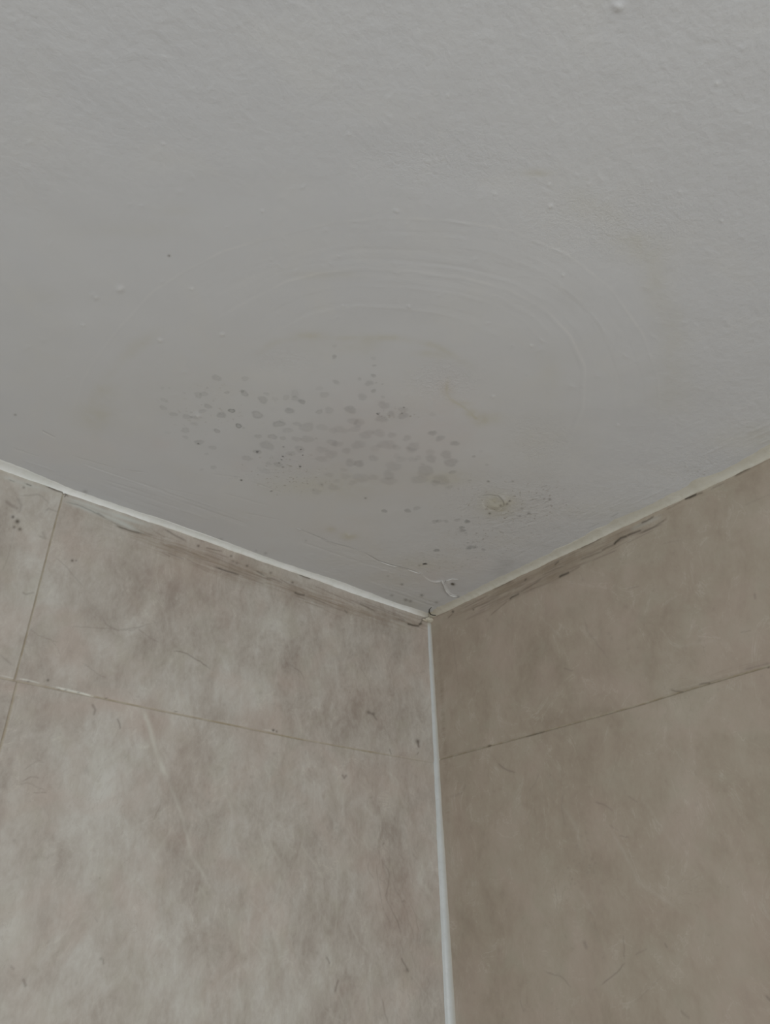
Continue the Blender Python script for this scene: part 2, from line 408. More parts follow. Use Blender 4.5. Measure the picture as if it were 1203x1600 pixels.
# flaking and dark marks against the beads
C.line('dark', [(722, 932), (760, 915), (785, 900)], 3, .10, jit=.8)
C.line('grey', [(915, 828), (935, 818)], 3, .45); C.line('grey', [(954, 808), (965, 802)], 3, .5)
C.line('dark', [(78, 753), (92, 757), (106, 762)], 2.4, .5, jit=.4); C.line('dark', [(98, 760), (107, 763)], 3.2, .55)
for u, v, s_2, k in [(133, 768, 4, .3), (345, 843, 3, .3), (337, 843, 3, .25), (415, 864, 3, .25), (400, 860, 2, .2), (628, 913, 2.5, .5), (659, 930, 3, .5), (634, 937, 3, .55), (641, 939, 3, .45), (612, 930, 3, .3), (682, 941, 3, .35), (478, 845, 2, .2),
                     (264, 400, 2.2, .75), (24, 648, 2.2, .5), (377, 750, 1.8, .6), (442, 823-93, 1.8, .6), (655, 884, 2, .4), (571, 779, 2, .55), (763, 752, 2, .6), (801, 752, 2, .35), (765, 802, 2.2, .7), (792, 786, 2.2, .6), (796, 782, 2, .8), (782, 788, 2, .6),
                     (815, 794, 2, .35), (826, 802, 3, .4), (859, 780, 2.5, .5), (850, 779, 2, .3), (812, 806, 2, .4), (708, 913, 3, .95), (706, 912, 2, .8), (715, 932, 2.5, .6), (606, 900, 2, .25)]:
    C.blob('dark', u, v, s_2, s_2*.7, k)
# nibs and drips in the paint
nibs = [(858, 289, 3), (1128, 345, 3.5), (188, 452, 6), (150, 465, 4), (250, 532, 4), (347, 523, 4), (308, 650, 5), (410, 330, 3), (415, 234, 2), (300, 452, 3), (620, 330, 3), (773, 303, 3), (860, 323, 4), (920, 288, 3), (545, 210, 3), (965, 10, 8),
        (130, 508, 3), (536, 478, 2.5), (965, 665, 3), (770, 620, 3), (830, 540, 3), (640, 480, 3), (1018, 285, 3), (1062, 300, 3), (255, 225, 3), (700, 150, 3), (1120, 130, 4), (880, 430, 3), (545, 836, 4), (700, 908, 5), (790, 772, 4)]
for u, v, r in nibs:
    C.blob('height', u, v, r, r*.8, -.00035*r/3); C.blob('pale', u, v, r*.5, r*.5, .30)
for i in range(240):
    u, v = random.uniform(0, 1203), random.uniform(10, 640)
    r = random.uniform(1.6, 4)
    if u < 420 and random.random() < .6: continue
    C.blob('height', u, v, r*random.uniform(1, 2.6), r, -random.uniform(.00008, .00022), random.uniform(-60, 60))
for n in ('warm', 'pink', 'ochre', 'grey', 'pale', 'speckle', 'dark'): np.clip(C.f[n], 0, 1, out=C.f[n])
ceiling = C.build('ceiling', M_CEIL, lambda a, b, h: np.stack([a, b, ZC+h], -1), False)
tag(ceiling, 'white painted ceiling with mould spots and water stains', 'ceiling', 'structure')

# ------------------------------------------------------------------ tiled walls
def refine(base, lines, half, step):
    base = np.array(base)
    for L in lines:
        base = base[(base < L-half-.0005) | (base > L+half+.0005)]
        base = np.concatenate([base, np.arange(L-half, L+half+1e-9, step)])
    return np.unique(base)
JOINT = -0.610; ROWL = H-.2362; ROWR = H-.2322; GW = .0011
def vert_axis(row):
    z = np.concatenate([np.arange(0, H-.60, .03), np.arange(H-.60, H+.0061, .0011), [H+.010]])
    return refine(z, [row], .004, .0004)
def base_tone(S, fine=1.):
    S.f.setdefault('tone', np.zeros(S.A.shape))
for_both = ('height', 'tone', 'pinkish', 'pale', 'vein', 'grout', 'dirt', 'film', 'white', 'dark')

W = Surface(refine(axis(2.4, .72, .0011, .03), [JOINT], .004, .0004), vert_axis(ROWL), on_left)
for n in for_both: W.fld(n)
def joint(S, d, gate, depth=.0007):
    g = np.exp(-(d/GW)**4)*gate
    S.f['grout'] = np.maximum(S.f['grout'], g); S.f['height'] -= depth*g
wob = .0004*noise2(W.A, W.B, 25, 8)
# the row joint is not quite true
RL = H+np.interp(W.A, [-.9, -.61, -.58, -.486, -.335, -.255, -.151, -.02], [-.2350, -.2352, -.2352, -.2364, -.2374, -.2382, -.2374, -.2350])
joint(W, W.B-RL+wob*.5, 1)
JX2 = -0.6068
joint(W, np.where(W.B > RL, W.A-JOINT, W.A-JX2)+wob, np.ones(W.A.shape))
joint(W, W.A-JOINT-.6, 0*W.A)
W.f['grout'] *= np.where(np.abs(W.B-ROWL) < .004, np.clip((-W.A-.01)/.12, .25, 1)*np.clip(.78+.25*noise2(W.A, W.B*0, 22, 9), .3, 1), .8)
# each tile is set a hair off its neighbour
W.f['height'] += np.where(W.A < JOINT, .0004, 0)*(W.B > RL) - .0003*np.clip((RL-W.B)/.0012, 0, 1)
W.f['tone'] += np.where((W.A < JOINT) & (W.B > RL), .09, 0) + np.where(W.B < RL, .02, 0)
for u, v, ru, rv, k in [(300, 895, 70, 46, -.10), (295, 945, 40, 50, -.08), (140, 850, 60, 30, -.05), (200, 1060, 50, 20, -.05), (470, 1010, 50, 60, -.07), (600, 1010, 60, 60, -.07), (560, 960, 70, 30, -.06),
                        (445, 972, 42, 30, .16), (470, 1030, 30, 30, .05), (350, 1070, 80, 34, .09), (230, 960, 60, 36, .07), (90, 930, 30, 50, .06), (110, 1030, 60, 30, .06), (400, 1130-30, 40, 30, .06), (40, 900, 40, 80, .06), (20, 820, 16, 14, -.06),
                        (215, 1130, 40, 26, -.16), (300, 1130, 60, 16, -.06), (60, 1240, 34, 44, -.12), (95, 1345, 10, 32, -.20), (75, 1300, 26, 40, -.08), (170, 1310, 26, 16, -.08), (200, 1350, 22, 18, -.07),
                        (265, 1230, 22, 34, -.12), (290, 1320, 34, 44, -.12), (345, 1250, 30, 40, -.06), (380, 1410, 26, 16, -.12), (310, 1440, 30, 46, -.12), (310, 1390, 40, 22, -.08), (395, 1290, 26, 30, -.10), (440, 1210, 30, 30, -.06), (520, 1330, 50, 60, -.08),
                        (480, 1230, 34, 44, .10), (440, 1260, 20, 20, .06), (160, 1240, 60, 50, .12), (140, 1400, 60, 40, .08), (20, 1430, 26, 36, .08), (150, 1500, 110, 60, .08), (60, 1570, 90, 40, .10), (300, 1560, 100, 50, .07), (250, 1420, 30, 40, .08),
                        (620, 1400, 42, 80, -.16), (600, 1300, 40, 60, -.08), (650, 1290, 26, 50, -.06), (655, 1372, 14, 26, .16), (640, 1480, 30, 30, -.06), (560, 1540, 40, 50, -.03), (400, 1540, 60, 50, .06), (480, 1420, 40, 60, -.02), (480, 1560, 60, 40, .05), (620, 1230, 60, 30, .03),
                        (540, 1110, 50, 30, -.04), (620, 1120, 40, 30, -.04), (10, 1340, 20, 60, .04), (120, 1180, 40, 30, .06)]:
    W.blob('tone', u, v, ru, rv, k*(.8 if k > 0 else .6), flat=1.2)
for u, v, ru, rv, k in [(130, 860, 50, 30, .3), (300, 890, 70, 40, .35), (100, 1110, 60, 20, .25), (170, 1100, 60, 12, .35), (230, 1140, 50, 20, .3), (600, 1220, 90, 40, .3), (430, 1130, 50, 20, .25), (620, 1420, 40, 70, .35), (280, 1190, 40, 60, .2),
                        (660, 1010, 20, 60, .25), (540, 940, 60, 30, .2), (60, 1240, 30, 30, .15), (560, 1080, 60, 40, .2), (20, 1075, 30, 10, .4)]:
    W.blob('pinkish', u, v, ru, rv, k*.8)
# veins of the stone print
for pts, wd, k in [([(85, 870), (103, 885), (117, 905), (132, 919)], 1.8, .22), ([(110, 980), (150, 981), (190, 983), (215, 981), (235, 973), (250, 971)], 2, .20), ([(158, 962), (166, 976), (182, 983), (210, 984)], 2.2, .24),
                   ([(270, 1018), (288, 1019), (303, 1030), (328, 1045)], 2, .42), ([(213, 980), (228, 993), (248, 1003)], 1.8, .22), ([(127, 1034), (145, 1047), (168, 1060)], 1.6, .2), ([(45, 982), (60, 993), (90, 1003)], 1.6, .2), ([(80, 998), (90, 1012), (95, 1025)], 1.4, .15),
                   ([(33, 924), (40, 929), (52, 926)], 3, .26), ([(20, 1040), (6, 1030), (0, 1022)], 3, .22), ([(183, 1120), (187, 1130), (188, 1138)], 2.4, .4), ([(144, 1098), (149, 1108), (147, 1116)], 4, .35),
                   ([(597, 1345), (610, 1362), (608, 1380), (602, 1400), (612, 1420), (622, 1440), (626, 1462)], 2.6, .30), ([(588, 1346), (590, 1370), (596, 1400), (604, 1430), (614, 1450)], 2, .22), ([(576, 1345), (574, 1360), (584, 1372)], 1.8, .2),
                   ([(620, 1370), (614, 1385), (622, 1400), (634, 1425), (638, 1450)], 1.8, .2), ([(640, 1410), (650, 1430), (655, 1455)], 1.8, .2), ([(597, 1340), (599, 1356)], 2, .25), ([(627, 1496), (634, 1508), (638, 1518)], 3, .4), ([(596, 1560), (602, 1585), (606, 1598)], 3, .25),
                   ([(510, 1494), (515, 1505)], 3, .35), ([(529, 1530), (524, 1548)], 4, .35), ([(33, 1222), (50, 1212), (62, 1216)], 2.4, .25), ([(25, 1226), (45, 1222), (70, 1234)], 2, .2), ([(50, 1240), (72, 1238)], 2, .22), ([(36, 1206), (60, 1186), (70, 1192)], 2, .18), ([(14, 1508), (22, 1514)], 3, .22),
                   ([(36, 1528), (40, 1540)], 4, .4), ([(160, 1495), (162, 1506)], 3, .3), ([(146, 1430), (152, 1440)], 2, .2), ([(455, 1040), (470, 1050), (475, 1062)], 2.4, .22), ([(560, 1040), (575, 1060), (580, 1085)], 2, .15), ([(0, 900), (16, 860), (22, 830)], 2, .16), ([(240, 1280), (250, 1260), (252, 1250)], 2, .18),
                   ([(534, 1208), (538, 1216), (541, 1212)], 4, .38), ([(652, 1155), (654, 1166)], 5, .5), ([(607, 1168), (611, 1178)], 3, .35), ([(648, 1182), (654, 1176)], 2, .3), ([(572, 1112), (583, 1116), (588, 1124)], 4, .38), ([(8, 783), (16, 789), (26, 794)], 6, .28), ([(28, 778), (34, 790), (30, 800)], 5, .22),
                   ([(30, 776), (60, 772), (76, 786)], 3, .2), ([(70, 800), (76, 795), (90, 800)], 3, .2), ([(60, 838), (72, 842), (66, 832)], 4, .18)]:
    W.line('vein', pts, wd, k*1.35, jit=.5, wiggle=.35)
for i in range(60):      # wormy veining of the lower tile beside the corner
    u = random.gauss(622, 24); v = random.uniform(1310, 1590); L = random.uniform(8, 30)
    if u > 672: continue
    W.line('vein', [(u, v), (u+random.uniform(-3, 6), v+L*.5), (u+random.uniform(0, 9), v+L)], random.uniform(1.4, 2.4), random.uniform(.08, .24), wiggle=.5, seed=i)
for i in range(120):     # small pits and flecks
    u, v = random.uniform(0, 665), random.uniform(900, 1590)
    if v < 780+.345*u: continue
    W.blob('vein', u, v, random.uniform(1.2, 3.2), random.uniform(1.5, 4.5), random.uniform(.07, .22), random.uniform(-40, 40), mode='max')
for i in range(420):     # denser speckling of the stone print
    cx, cy, sx, sy = random.choice([(540, 1060, 70, 60), (610, 1080, 40, 70), (480, 1000, 50, 40), (470, 1240, 70, 60), (340, 1400, 60, 60), (620, 1450, 34, 80), (300, 1250, 50, 60), (60, 1250, 30, 50)])
    u, v = random.gauss(cx, sx), random.gauss(cy, sy)
    if v < 800+.345*u or u > 668: continue
    W.blob('vein', u, v, random.uniform(1., 2.4), random.uniform(1., 3.), random.uniform(.05, .20), random.uniform(-60, 60), mode='max')
for i in range(90):      # short pale threads crossing the lower tile
    u, v = random.gauss(430, 130), random.gauss(1330, 120)
    if v < 1060+.2*u+12 or u > 650: continue
    L = random.uniform(15, 60)
    W.line('pale', [(u, v), (u+random.uniform(2, .5*L), v+L*.5), (u+random.uniform(.1*L, .9*L), v+L)], random.uniform(2, 4), random.uniform(.08, .22), jit=.6, wiggle=.5, seed=i)
for u, v, r, k in [(27, 815, 3.4, .9), (20, 808, 2.4, .8), (22, 824, 2.2, .6), (31, 827, 2.6, .75), (37, 762, 2, .5), (75, 1063, 2, .8), (113, 876, 2, .8), (119, 876, 1.5, .5), (427, 1141, 2, .8), (432, 1143, 2, .55), (575, 1113, 3, .35), (584, 1115, 3, .4), (652, 1158, 3.5, .5), (636, 1516, 3, .35), (631, 1408, 2, .35),
                   (600, 1318, 2, .2), (158, 1498, 2, .3), (156, 1372, 1.5, .3), (135, 1204, 6, .15), (138, 1204, 3, .15)]:
    W.blob('dark', u, v, r, r, k, mode='max')
for pts, wd, k in [([(222, 1108), (232, 1128), (240, 1155), (246, 1180), (262, 1215)], 8, .42), ([(262, 1215), (275, 1250), (285, 1275), (300, 1340), (325, 1380), (335, 1400)], 6, .22), ([(236, 1165), (220, 1168)], 5, .25), ([(415, 1290), (425, 1330), (440, 1350)], 4, .16), ([(470, 1320), (490, 1350), (505, 1375)], 5, .16),
                   ([(540, 1290), (555, 1320)], 4, .14), ([(525, 1400), (527, 1440), (524, 1480)], 4, .14), ([(660, 1340), (656, 1370), (672, 1395), (684, 1410)], 9, .22), ([(450, 1530), (465, 1560), (480, 1590)], 4, .14), ([(640, 1520), (660, 1545), (690, 1580)], 3, .12), ([(455, 950), (440, 975), (452, 1000)], 12, .14),
                   ([(270, 1290), (240, 1340)], 4, .12), ([(195, 1100-10), (215, 1108)], 4, .1), ([(520, 1197), (526, 1202)], 6, .3)]:
    W.line('pale', pts, wd, k*1.5, jit=.5, wiggle=.4)
# grime and sealant film below the joint
def belowL(u, off): return (u, 737+.345*u+off)
W.line('film', [(98, 781), (130, 793), (165, 806), (200, 822), (222, 832)], 9, .75, jit=.2)
W.line('film', [(98, 776), (140, 790), (190, 808), (235, 822)], 8, .75, jit=.2)
W.line('film', [(0, 744), (40, 757), (80, 768)], 8, .45, jit=.4)
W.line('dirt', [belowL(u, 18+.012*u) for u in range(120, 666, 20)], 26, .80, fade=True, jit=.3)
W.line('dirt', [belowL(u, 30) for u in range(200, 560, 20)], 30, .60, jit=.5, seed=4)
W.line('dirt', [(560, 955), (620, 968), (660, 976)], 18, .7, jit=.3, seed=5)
for pts, wd, k in [([(100, 783), (125, 790), (150, 802), (180, 818), (192, 822)], 2.4, .38), ([(180, 821), (190, 825), (205, 830), (220, 833)], 3, .62), ([(205, 829), (240, 838)], 2, .25), ([(255, 826), (275, 838), (290, 845)], 3.2, .42), ([(300, 840), (318, 846)], 2, .25),
                   ([(335, 886), (355, 893), (372, 898)], 3, .62), ([(300, 870), (330, 878)], 2, .2), ([(458, 924), (465, 928), (475, 930)], 3.2, .6), ([(475, 931), (500, 940), (540, 956)], 2, .25), ([(465, 897), (475, 901), (484, 904)], 2.6, .62), ([(399, 891), (405, 895), (412, 899)], 3, .4), ([(415, 902), (430, 906), (440, 910)], 3, .35),
                   ([(320, 855), (336, 860), (346, 861)], 2, .45), ([(560, 942), (575, 950), (585, 955)], 3, .35), ([(535, 952), (542, 957)], 3, .4), ([(634, 974), (645, 977), (654, 978)], 3.2, .75), ([(652, 978), (658, 974)], 3.5, .75), ([(654, 977), (660, 969), (668, 966)], 2.4, .45), ([(38, 755), (48, 759)], 2.4, .55), ([(12, 749), (22, 753)], 2, .35),
                   ([(70, 759), (85, 766), (98, 770), (106, 775)], 3, .75), ([(98, 770), (105, 772), (101, 776)], 2, .6), ([(150, 800), (162, 808)], 3, .35), ([(620, 967), (632, 970)], 4, .25), ([(655, 968), (665, 966)], 2, .3)]:
    W.line('dark', pts, wd, k, jit=.4, wiggle=.15)
for i in range(70):
    u = random.uniform(225, 620); o = random.uniform(8, 40); L = random.uniform(14, 60)
    if u+L > 560: o *= .45
    W.line('vein', [belowL(u, o), belowL(u+L, o+random.uniform(-1, 5))], random.uniform(1.4, 2.6), random.uniform(.15, .50), jit=.5, seed=i)
for u, v, k in [(310, 853, .7), (361, 869, .6), (386, 884, .7), (457, 910, .6), (423, 895, .5), (364, 877, .4), (370, 880, .4)]: W.blob('dark', u, v, 2, 1.8, k, mode='max')
# white grout smear left on the row joint
W.line('white', [(28, 1060), (45, 1063), (60, 1067)], 2.4, .55, jit=.5); W.line('white', [(85, 1073), (105, 1078), (128, 1083), (145, 1088)], 3, .75, jit=.5); W.line('white', [(0, 1055), (20, 1060)], 2, .3)
W.line('white', [(410, 1139), (430, 1143)], 2, .3)
for u, v in [(44, 1065), (92, 1077), (103, 1078), (123, 1082), (166, 1091), (275, 1112)]: W.blob('dark', u, v, 2.4, 1.2, .45, mode='max')
for n in ('pinkish', 'pale', 'vein', 'grout', 'dirt', 'film', 'white', 'dark'): np.clip(W.f[n], 0, 1, out=W.f[n])
wall_left = W.build('wall_left', M_LEFT, lambda a, b, h: np.stack([a, -h, b], -1), False)
tag(wall_left, 'lighter beige stone-look tiled wall left of the corner, grimy along the ceiling', 'wall', 'structure')

R_ = Surface(axis(2.5, .62, .0011, .03), vert_axis(ROWR), on_right)
for n in for_both: R_.fld(n)
wobR = .0005*noise2(R_.A+3, R_.B, 22, 18)
RR = H+np.interp(R_.A, [-.6, -.5116, -.406, -.355, -.206, -.102, -.03], [-.2318, -.2318, -.2326, -.2340, -.2330, -.2314, -.2306])
joint(R_, R_.B-RR+wobR*.5, 1)
R_.f['height'] += .0003*np.clip((RR-R_.B)/.0012, 0, 1)
R_.f['tone'] += np.where(R_.B < RR, .02, 0)
for u, v, ru, rv, k in [(870, 950, 50, 34, -.10), (770, 1000, 60, 50, -.06), (900, 1060, 60, 50, -.06), (980, 930, 50, 50, .03), (1130, 870, 60, 70, .09), (1190, 780, 60, 60, .08), (1100, 1120, 100, 34, .10), (1000, 1180, 60, 40, .02), (760, 1100, 40, 50, -.02),
                        (725, 1300, 16, 90, -.16), (760, 1235, 40, 26, -.09), (925, 1262, 40, 26, -.12), (900, 1190, 30, 60, -.05), (970, 1350, 50, 34, -.08), (1030, 1420, 50, 26, -.08), (935, 1480, 16, 90, -.10), (840, 1350, 50, 60, .05), (850, 1440, 60, 50, .03),
                        (1120, 1250, 70, 80, .05), (1150, 1400, 60, 80, .06), (1050, 1540, 80, 60, .05), (800, 1540, 60, 60, -.02), (740, 1460, 30, 60, -.02), (1080, 1030, 50, 30, -.05), (1180, 1040-20, 40, 20, -.06), (1050, 1165, 30, 24, -.05), (1110, 1520, 50, 60, .04), (700, 1180, 12, 60, -.04)]:
    R_.blob('tone', u, v, ru, rv, k*(.75 if k > 0 else .55), flat=1.2)
for u, v, ru, rv, k in [(720, 1300, 22, 80, .3), (925, 1260, 50, 30, .22), (1020, 1420, 60, 34, .25), (860, 960, 60, 40, .15), (720, 1010, 30, 50, .25), (1080, 900, 60, 50, .15), (980, 1330, 60, 30, .2), (1150, 1500, 50, 60, .15), (950, 1160, 60, 30, .1)]:
    R_.blob('pinkish', u, v, ru, rv, k*.7)
for pts, wd, k in [([(778, 1192), (788, 1201), (804, 1207)], 2.4, .36), ([(850, 1517), (862, 1523), (876, 1524), (892, 1542)], 2, .28), ([(938, 1540), (955, 1528), (968, 1515), (976, 1505)], 2, .36), ([(976, 1502), (975, 1480), (974, 1462)], 1.8, .28), ([(992, 1494), (1010, 1483)], 1.8, .2), ([(843, 1206), (836, 1225), (826, 1236)], 3, .14),
                   ([(928, 1252), (945, 1258), (956, 1266)], 2, .3), ([(980, 1243), (996, 1253)], 1.8, .2), ([(966, 1305), (982, 1308)], 1.8, .25), ([(950, 1288), (966, 1298)], 2, .15), ([(912, 1470), (916, 1480)], 6, .25), ([(1037, 1472), (1042, 1480)], 3, .3), ([(1063, 1578), (1076, 1590)], 4, .2), ([(1195, 1555), (1203, 1562)], 4, .4),
                   ([(880, 1043), (895, 1048)], 2, .22), ([(1155, 988), (1172, 985)], 2, .2), ([(1178, 925), (1180, 935)], 3, .28), ([(980, 920), (998, 916)], 2, .2), ([(912, 965), (918, 990), (932, 1005), (950, 1030)], 3, .14), ([(867, 1388), (870, 1400)], 2, .2), ([(1040, 1520), (1000, 1560), (970, 1590)], 2, .1),
                   ([(812, 1560), (818, 1580)], 2, .2), ([(728, 1225), (722, 1240), (704, 1245)], 4, .14), ([(880, 1240), (878, 1270), (884, 1290)], 3, .14), ([(835, 1290-30), (840, 1300)], 2, .12), ([(1160, 790), (1203, 772)], 3, .10), ([(1035, 850), (1060, 845)], 2, .14), ([(705, 980), (712, 1030), (716, 1070)], 3, .12)]:
    R_.line('vein', pts, wd, k*1.25, jit=.5, wiggle=.35)
for i in range(110):
    u, v = random.uniform(715, 1203), random.uniform(860, 1590)
    if v < 985-.43*(u-672): continue
    R_.blob('vein', u, v, random.uniform(1.2, 2.8), random.uniform(1.4, 4), random.uniform(.06, .20), random.uniform(-40, 40), mode='max')
for i in range(30):
    u, v = random.gauss(915, 14), random.gauss(1345, 30)
    R_.blob('vein', u, v, 1.8, 1.8, random.uniform(.1, .3), mode='max')
for pts, wd, k in [([(880, 1260), (898, 1290), (912, 1340)], 8, .10), ([(950, 1290), (1000, 1380), (1060, 1420)], 5, .10), ([(905, 1390), (930, 1430)], 5, .08), ([(1060, 1010), (1120, 1000)], 5, .06), ([(840, 960), (880, 1000)], 4, .06), ([(1000, 1240), (1060, 1330)], 6, .06)]:
    R_.line('pale', pts, wd, k*1.5, jit=.5, wiggle=.5)
def belowR(u, off): return (u, 965-.469*(u-672)+off)
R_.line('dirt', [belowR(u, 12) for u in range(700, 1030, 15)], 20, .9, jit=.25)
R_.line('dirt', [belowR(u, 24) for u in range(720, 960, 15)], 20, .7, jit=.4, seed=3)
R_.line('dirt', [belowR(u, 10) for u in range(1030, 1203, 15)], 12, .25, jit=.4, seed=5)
R_.line('film', [(985, 828), (1005, 818), (1030, 808)], 8, .35)
for pts, wd, k in [([(903, 859), (920, 851), (938, 842)], 3, .50), ([(872, 903), (878, 899), (888, 895)], 4, .78), ([(888, 895), (905, 886)], 2.4, .3), ([(958, 853), (963, 847), (970, 841), (978, 838)], 4, .80), ([(938, 862), (948, 856), (958, 852)], 3, .42), ([(978, 838), (990, 833), (1000, 829)], 3.2, .65), ([(1000, 818), (1010, 814), (1020, 808)], 2.8, .62),
                   ([(1000, 834), (1020, 824), (1040, 811)], 3, .45), ([(1068, 780), (1078, 777), (1087, 773)], 4.2, .95), ([(1087, 773), (1097, 770)], 2.4, .5), ([(1147, 744), (1160, 738), (1171, 732)], 4, .55), ([(1040, 797), (1066, 783)], 2, .25), ([(1110, 765), (1130, 755)], 3, .25), ([(1171, 733), (1190, 724), (1203, 717)], 2, .2),
                   ([(795, 938), (800, 933), (810, 928)], 3.6, .55), ([(810, 928), (825, 918), (845, 905)], 2.4, .35), ([(765, 962), (780, 950), (792, 940)], 2.4, .30), ([(818, 908), (822, 905)], 3, .5), ([(735, 952), (750, 946), (765, 940)], 2.2, .30), ([(770, 922), (790, 912), (800, 908)], 2.2, .40), ([(865, 884), (872, 878)], 3, .5),
                   ([(845, 900), (860, 893), (880, 885)], 2, .3), ([(905, 875), (925, 868), (940, 862)], 3, .35), ([(706, 955), (708, 956)], 4, .65), ([(738, 952), (740, 953)], 2.4, .55), ([(698, 967), (706, 960)], 2, .35), ([(680, 965), (700, 955)], 2, .25)]:
    R_.line('dark', pts, wd, k, jit=.35, wiggle=.12)
for i in range(60):
    u = random.uniform(715, 990); o = random.uniform(4, 30); L = random.uniform(14, 50)
    R_.line('vein', [belowR(u, o), belowR(u+L, o+random.uniform(-3, 3))], random.uniform(1.4, 2.6), random.uniform(.2, .55), jit=.5, seed=i)
# row joint, darkened in places
R_.line('vein', [(700, 1183), (760, 1166.5), (850, 1143), (1003, 1101), (1063, 1081), (1110, 1066), (1203, 1039)], 3.2, .34, jit=.5, fade=False); R_.line('vein', [(700, 1183), (725, 1176), (750, 1169), (763, 1166)], 3, .55, jit=.2); R_.line('dark', [(760, 1166.5), (766, 1165)], 3.6, .6); R_.line('dark', [(819, 1152), (830, 1149), (850, 1143)], 3, .45)
R_.line('vein', [(850, 1143), (900, 1129), (960, 1113)], 2.6, .35, jit=.4); R_.line('dark', [(1090, 1070), (1100, 1067.5), (1109, 1067)], 2.6, .4); R_.line('dark', [(1046, 1077), (1055, 1080), (1066, 1081)], 2.4, .42); R_.line('vein', [(1160, 1047), (1203, 1036)], 4, .4, jit=.3)
R_.blob('dark', 1107, 1067.5, 2, 1.8, .5, mode='max'); R_.blob('dark', 1201, 1043, 2, 1.8, .6, mode='max')
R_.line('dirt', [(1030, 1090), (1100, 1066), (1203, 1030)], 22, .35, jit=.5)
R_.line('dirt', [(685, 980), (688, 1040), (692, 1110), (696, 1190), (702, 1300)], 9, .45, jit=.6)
for n in ('pinkish', 'pale', 'vein', 'grout', 'dirt', 'film', 'white', 'dark'): np.clip(R_.f[n], 0, 1, out=R_.f[n])
wall_right = R_.build('wall_right', M_RIGHT, lambda a, b, h: np.stack([-h, a, b], -1), True)
tag(wall_right, 'darker brownish beige stone-look tiled wall right of the corner', 'wall', 'structure')

floor = mesh_obj('floor', [(-2.4, -2.5, 0), (0, -2.5, 0), (0, 0, 0), (-2.4, 0, 0), (-2.4, -2.5, -.05), (0, -2.5, -.05), (0, 0, -.05), (-2.4, 0, -.05)],
                 [(0, 1, 2, 3), (4, 7, 6, 5), (0, 4, 5, 1), (1, 5, 6, 2), (2, 6, 7, 3), (3, 7, 4, 0)], M_FLOOR, smooth=False)
tag(floor, 'pale tiled bathroom floor under the two walls', 'floor', 'structure')

# ------------------------------------------------------------------ sealant beads (concave fillets, wobbly edges)
def bead(name, mat, S, prof, stain, label, nprof=9, start=.0, sgn=1):
    """S: stations (distance from the corner); prof(s,k)->3D point of the fillet; a closed body with a back in the joint"""
    V = []; F = []; st = []
    for s in S:
        for k in range(nprof): V.append(prof(s, k/(nprof-1))); st.append(stain(s, k/(nprof-1)))
        V.append(prof(s, None)); st.append(0)
    m = nprof+1
    for i in range(len(S)-1):
        for k in range(m):
            a, b = i*m+k, i*m+(k+1) % m
            F.append((a, b, b+m, a+m) if sgn > 0 else (a, a+m, b+m, b))
    F.append(tuple(range(m)) if sgn < 0 else tuple(reversed(range(m))))
    e = (len(S)-1)*m
    F.append(tuple(e+i for i in range(m)) if sgn > 0 else tuple(e+i for i in reversed(range(m))))
    o = mesh_obj(name, V, F, mat, attrs={'stain': st})
    return tag(o, label, 'sealant strip', 'structure')
def fillet(k, wdt, hgt, bulge=.75):
    """point of a concave fillet from the wall (k=0) to the ceiling (k=1): (out from wall, below ceiling)"""
    a = k*math.pi/2
    x, y = 1-math.cos(a), 1-math.sin(a)
    lx, ly = k, 1-k
    return wdt*(x*bulge+lx*(1-bulge)), hgt*(y*bulge+ly*(1-bulge))
def s_left(u): return -on_left(u, 737+.345*u)[0][0]
def s_right(u): return -on_right(u, 965-.469*(u-672))[0][0]
SL = np.array([s_left(u) for u in (660, 600, 500, 440, 300, 160, 110, 95, 60, 0)]); WL = np.array([.010, .011, .0120, .0125, .0100, .0095, .0085, .0085, .014, .0155])
dL = np.array([s_left(u) for u in (660, 600, 546, 500, 400, 300, 160, 97, 70, 0)]); DL = np.array([0, .001, .0016, .0006, 0.0008, -.0006, 0.0002, .0008, 0, -.0004])
def jitter(s, seed, amp):
    return amp*(float(noise2(np.array(s), np.array(seed*1.7), 60, seed))+.6*float(noise2(np.array(s), np.array(seed*2.3), 170, seed+1)))
def pl(s, k):
    wdt = float(np.interp(s, SL, WL))+jitter(s, 31, .0009)
    low = float(np.interp(s, dL, DL))+jitter(s, 33, .00045)
    if k is None: return (-max(s, 0), .002, ZC+.002)
    o, d = fillet(k, wdt, DZ+low, 1.0)
    return (-max(s, o), -o+(.0006 if k == 0 else 0), ZC-d+(.001 if k == 1 else 0))
stL = np.concatenate([np.arange(0, .72, .002), np.arange(.72, 2.4, .03)])
def stainL(s, k):
    a = max(0, 1-s/.05)*.55
    return min(1, a+(.35*max(0, 1-k*3) if .2 < s < .5 else 0))
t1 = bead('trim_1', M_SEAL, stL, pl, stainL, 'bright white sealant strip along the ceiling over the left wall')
SR = np.array([s_right(u) for u in (680, 720, 800, 900, 980, 1060, 1130, 1203)]); WR = np.array([.012, .016, .018, .017, .022, .026, .020, .021])
def pr(s, k):
    wdt = float(np.interp(s, SR, WR))+jitter(s, 41, .0022)
    low = jitter(s, 43, .0006)+float(np.interp(s, [0, .04, .10, .2, .6], [.001, .002, .0006, 0, 0]))
    if k is None: return (.002, -max(s, 0), ZC+.002)
    o, d = fillet(k, wdt, DZ+low, .9)
    return (-o+(.0006 if k == 0 else 0), -max(s, o), ZC-d+(.001 if k == 1 else 0))
stR = np.concatenate([np.arange(0, .62, .002), np.arange(.62, 2.5, .03)])
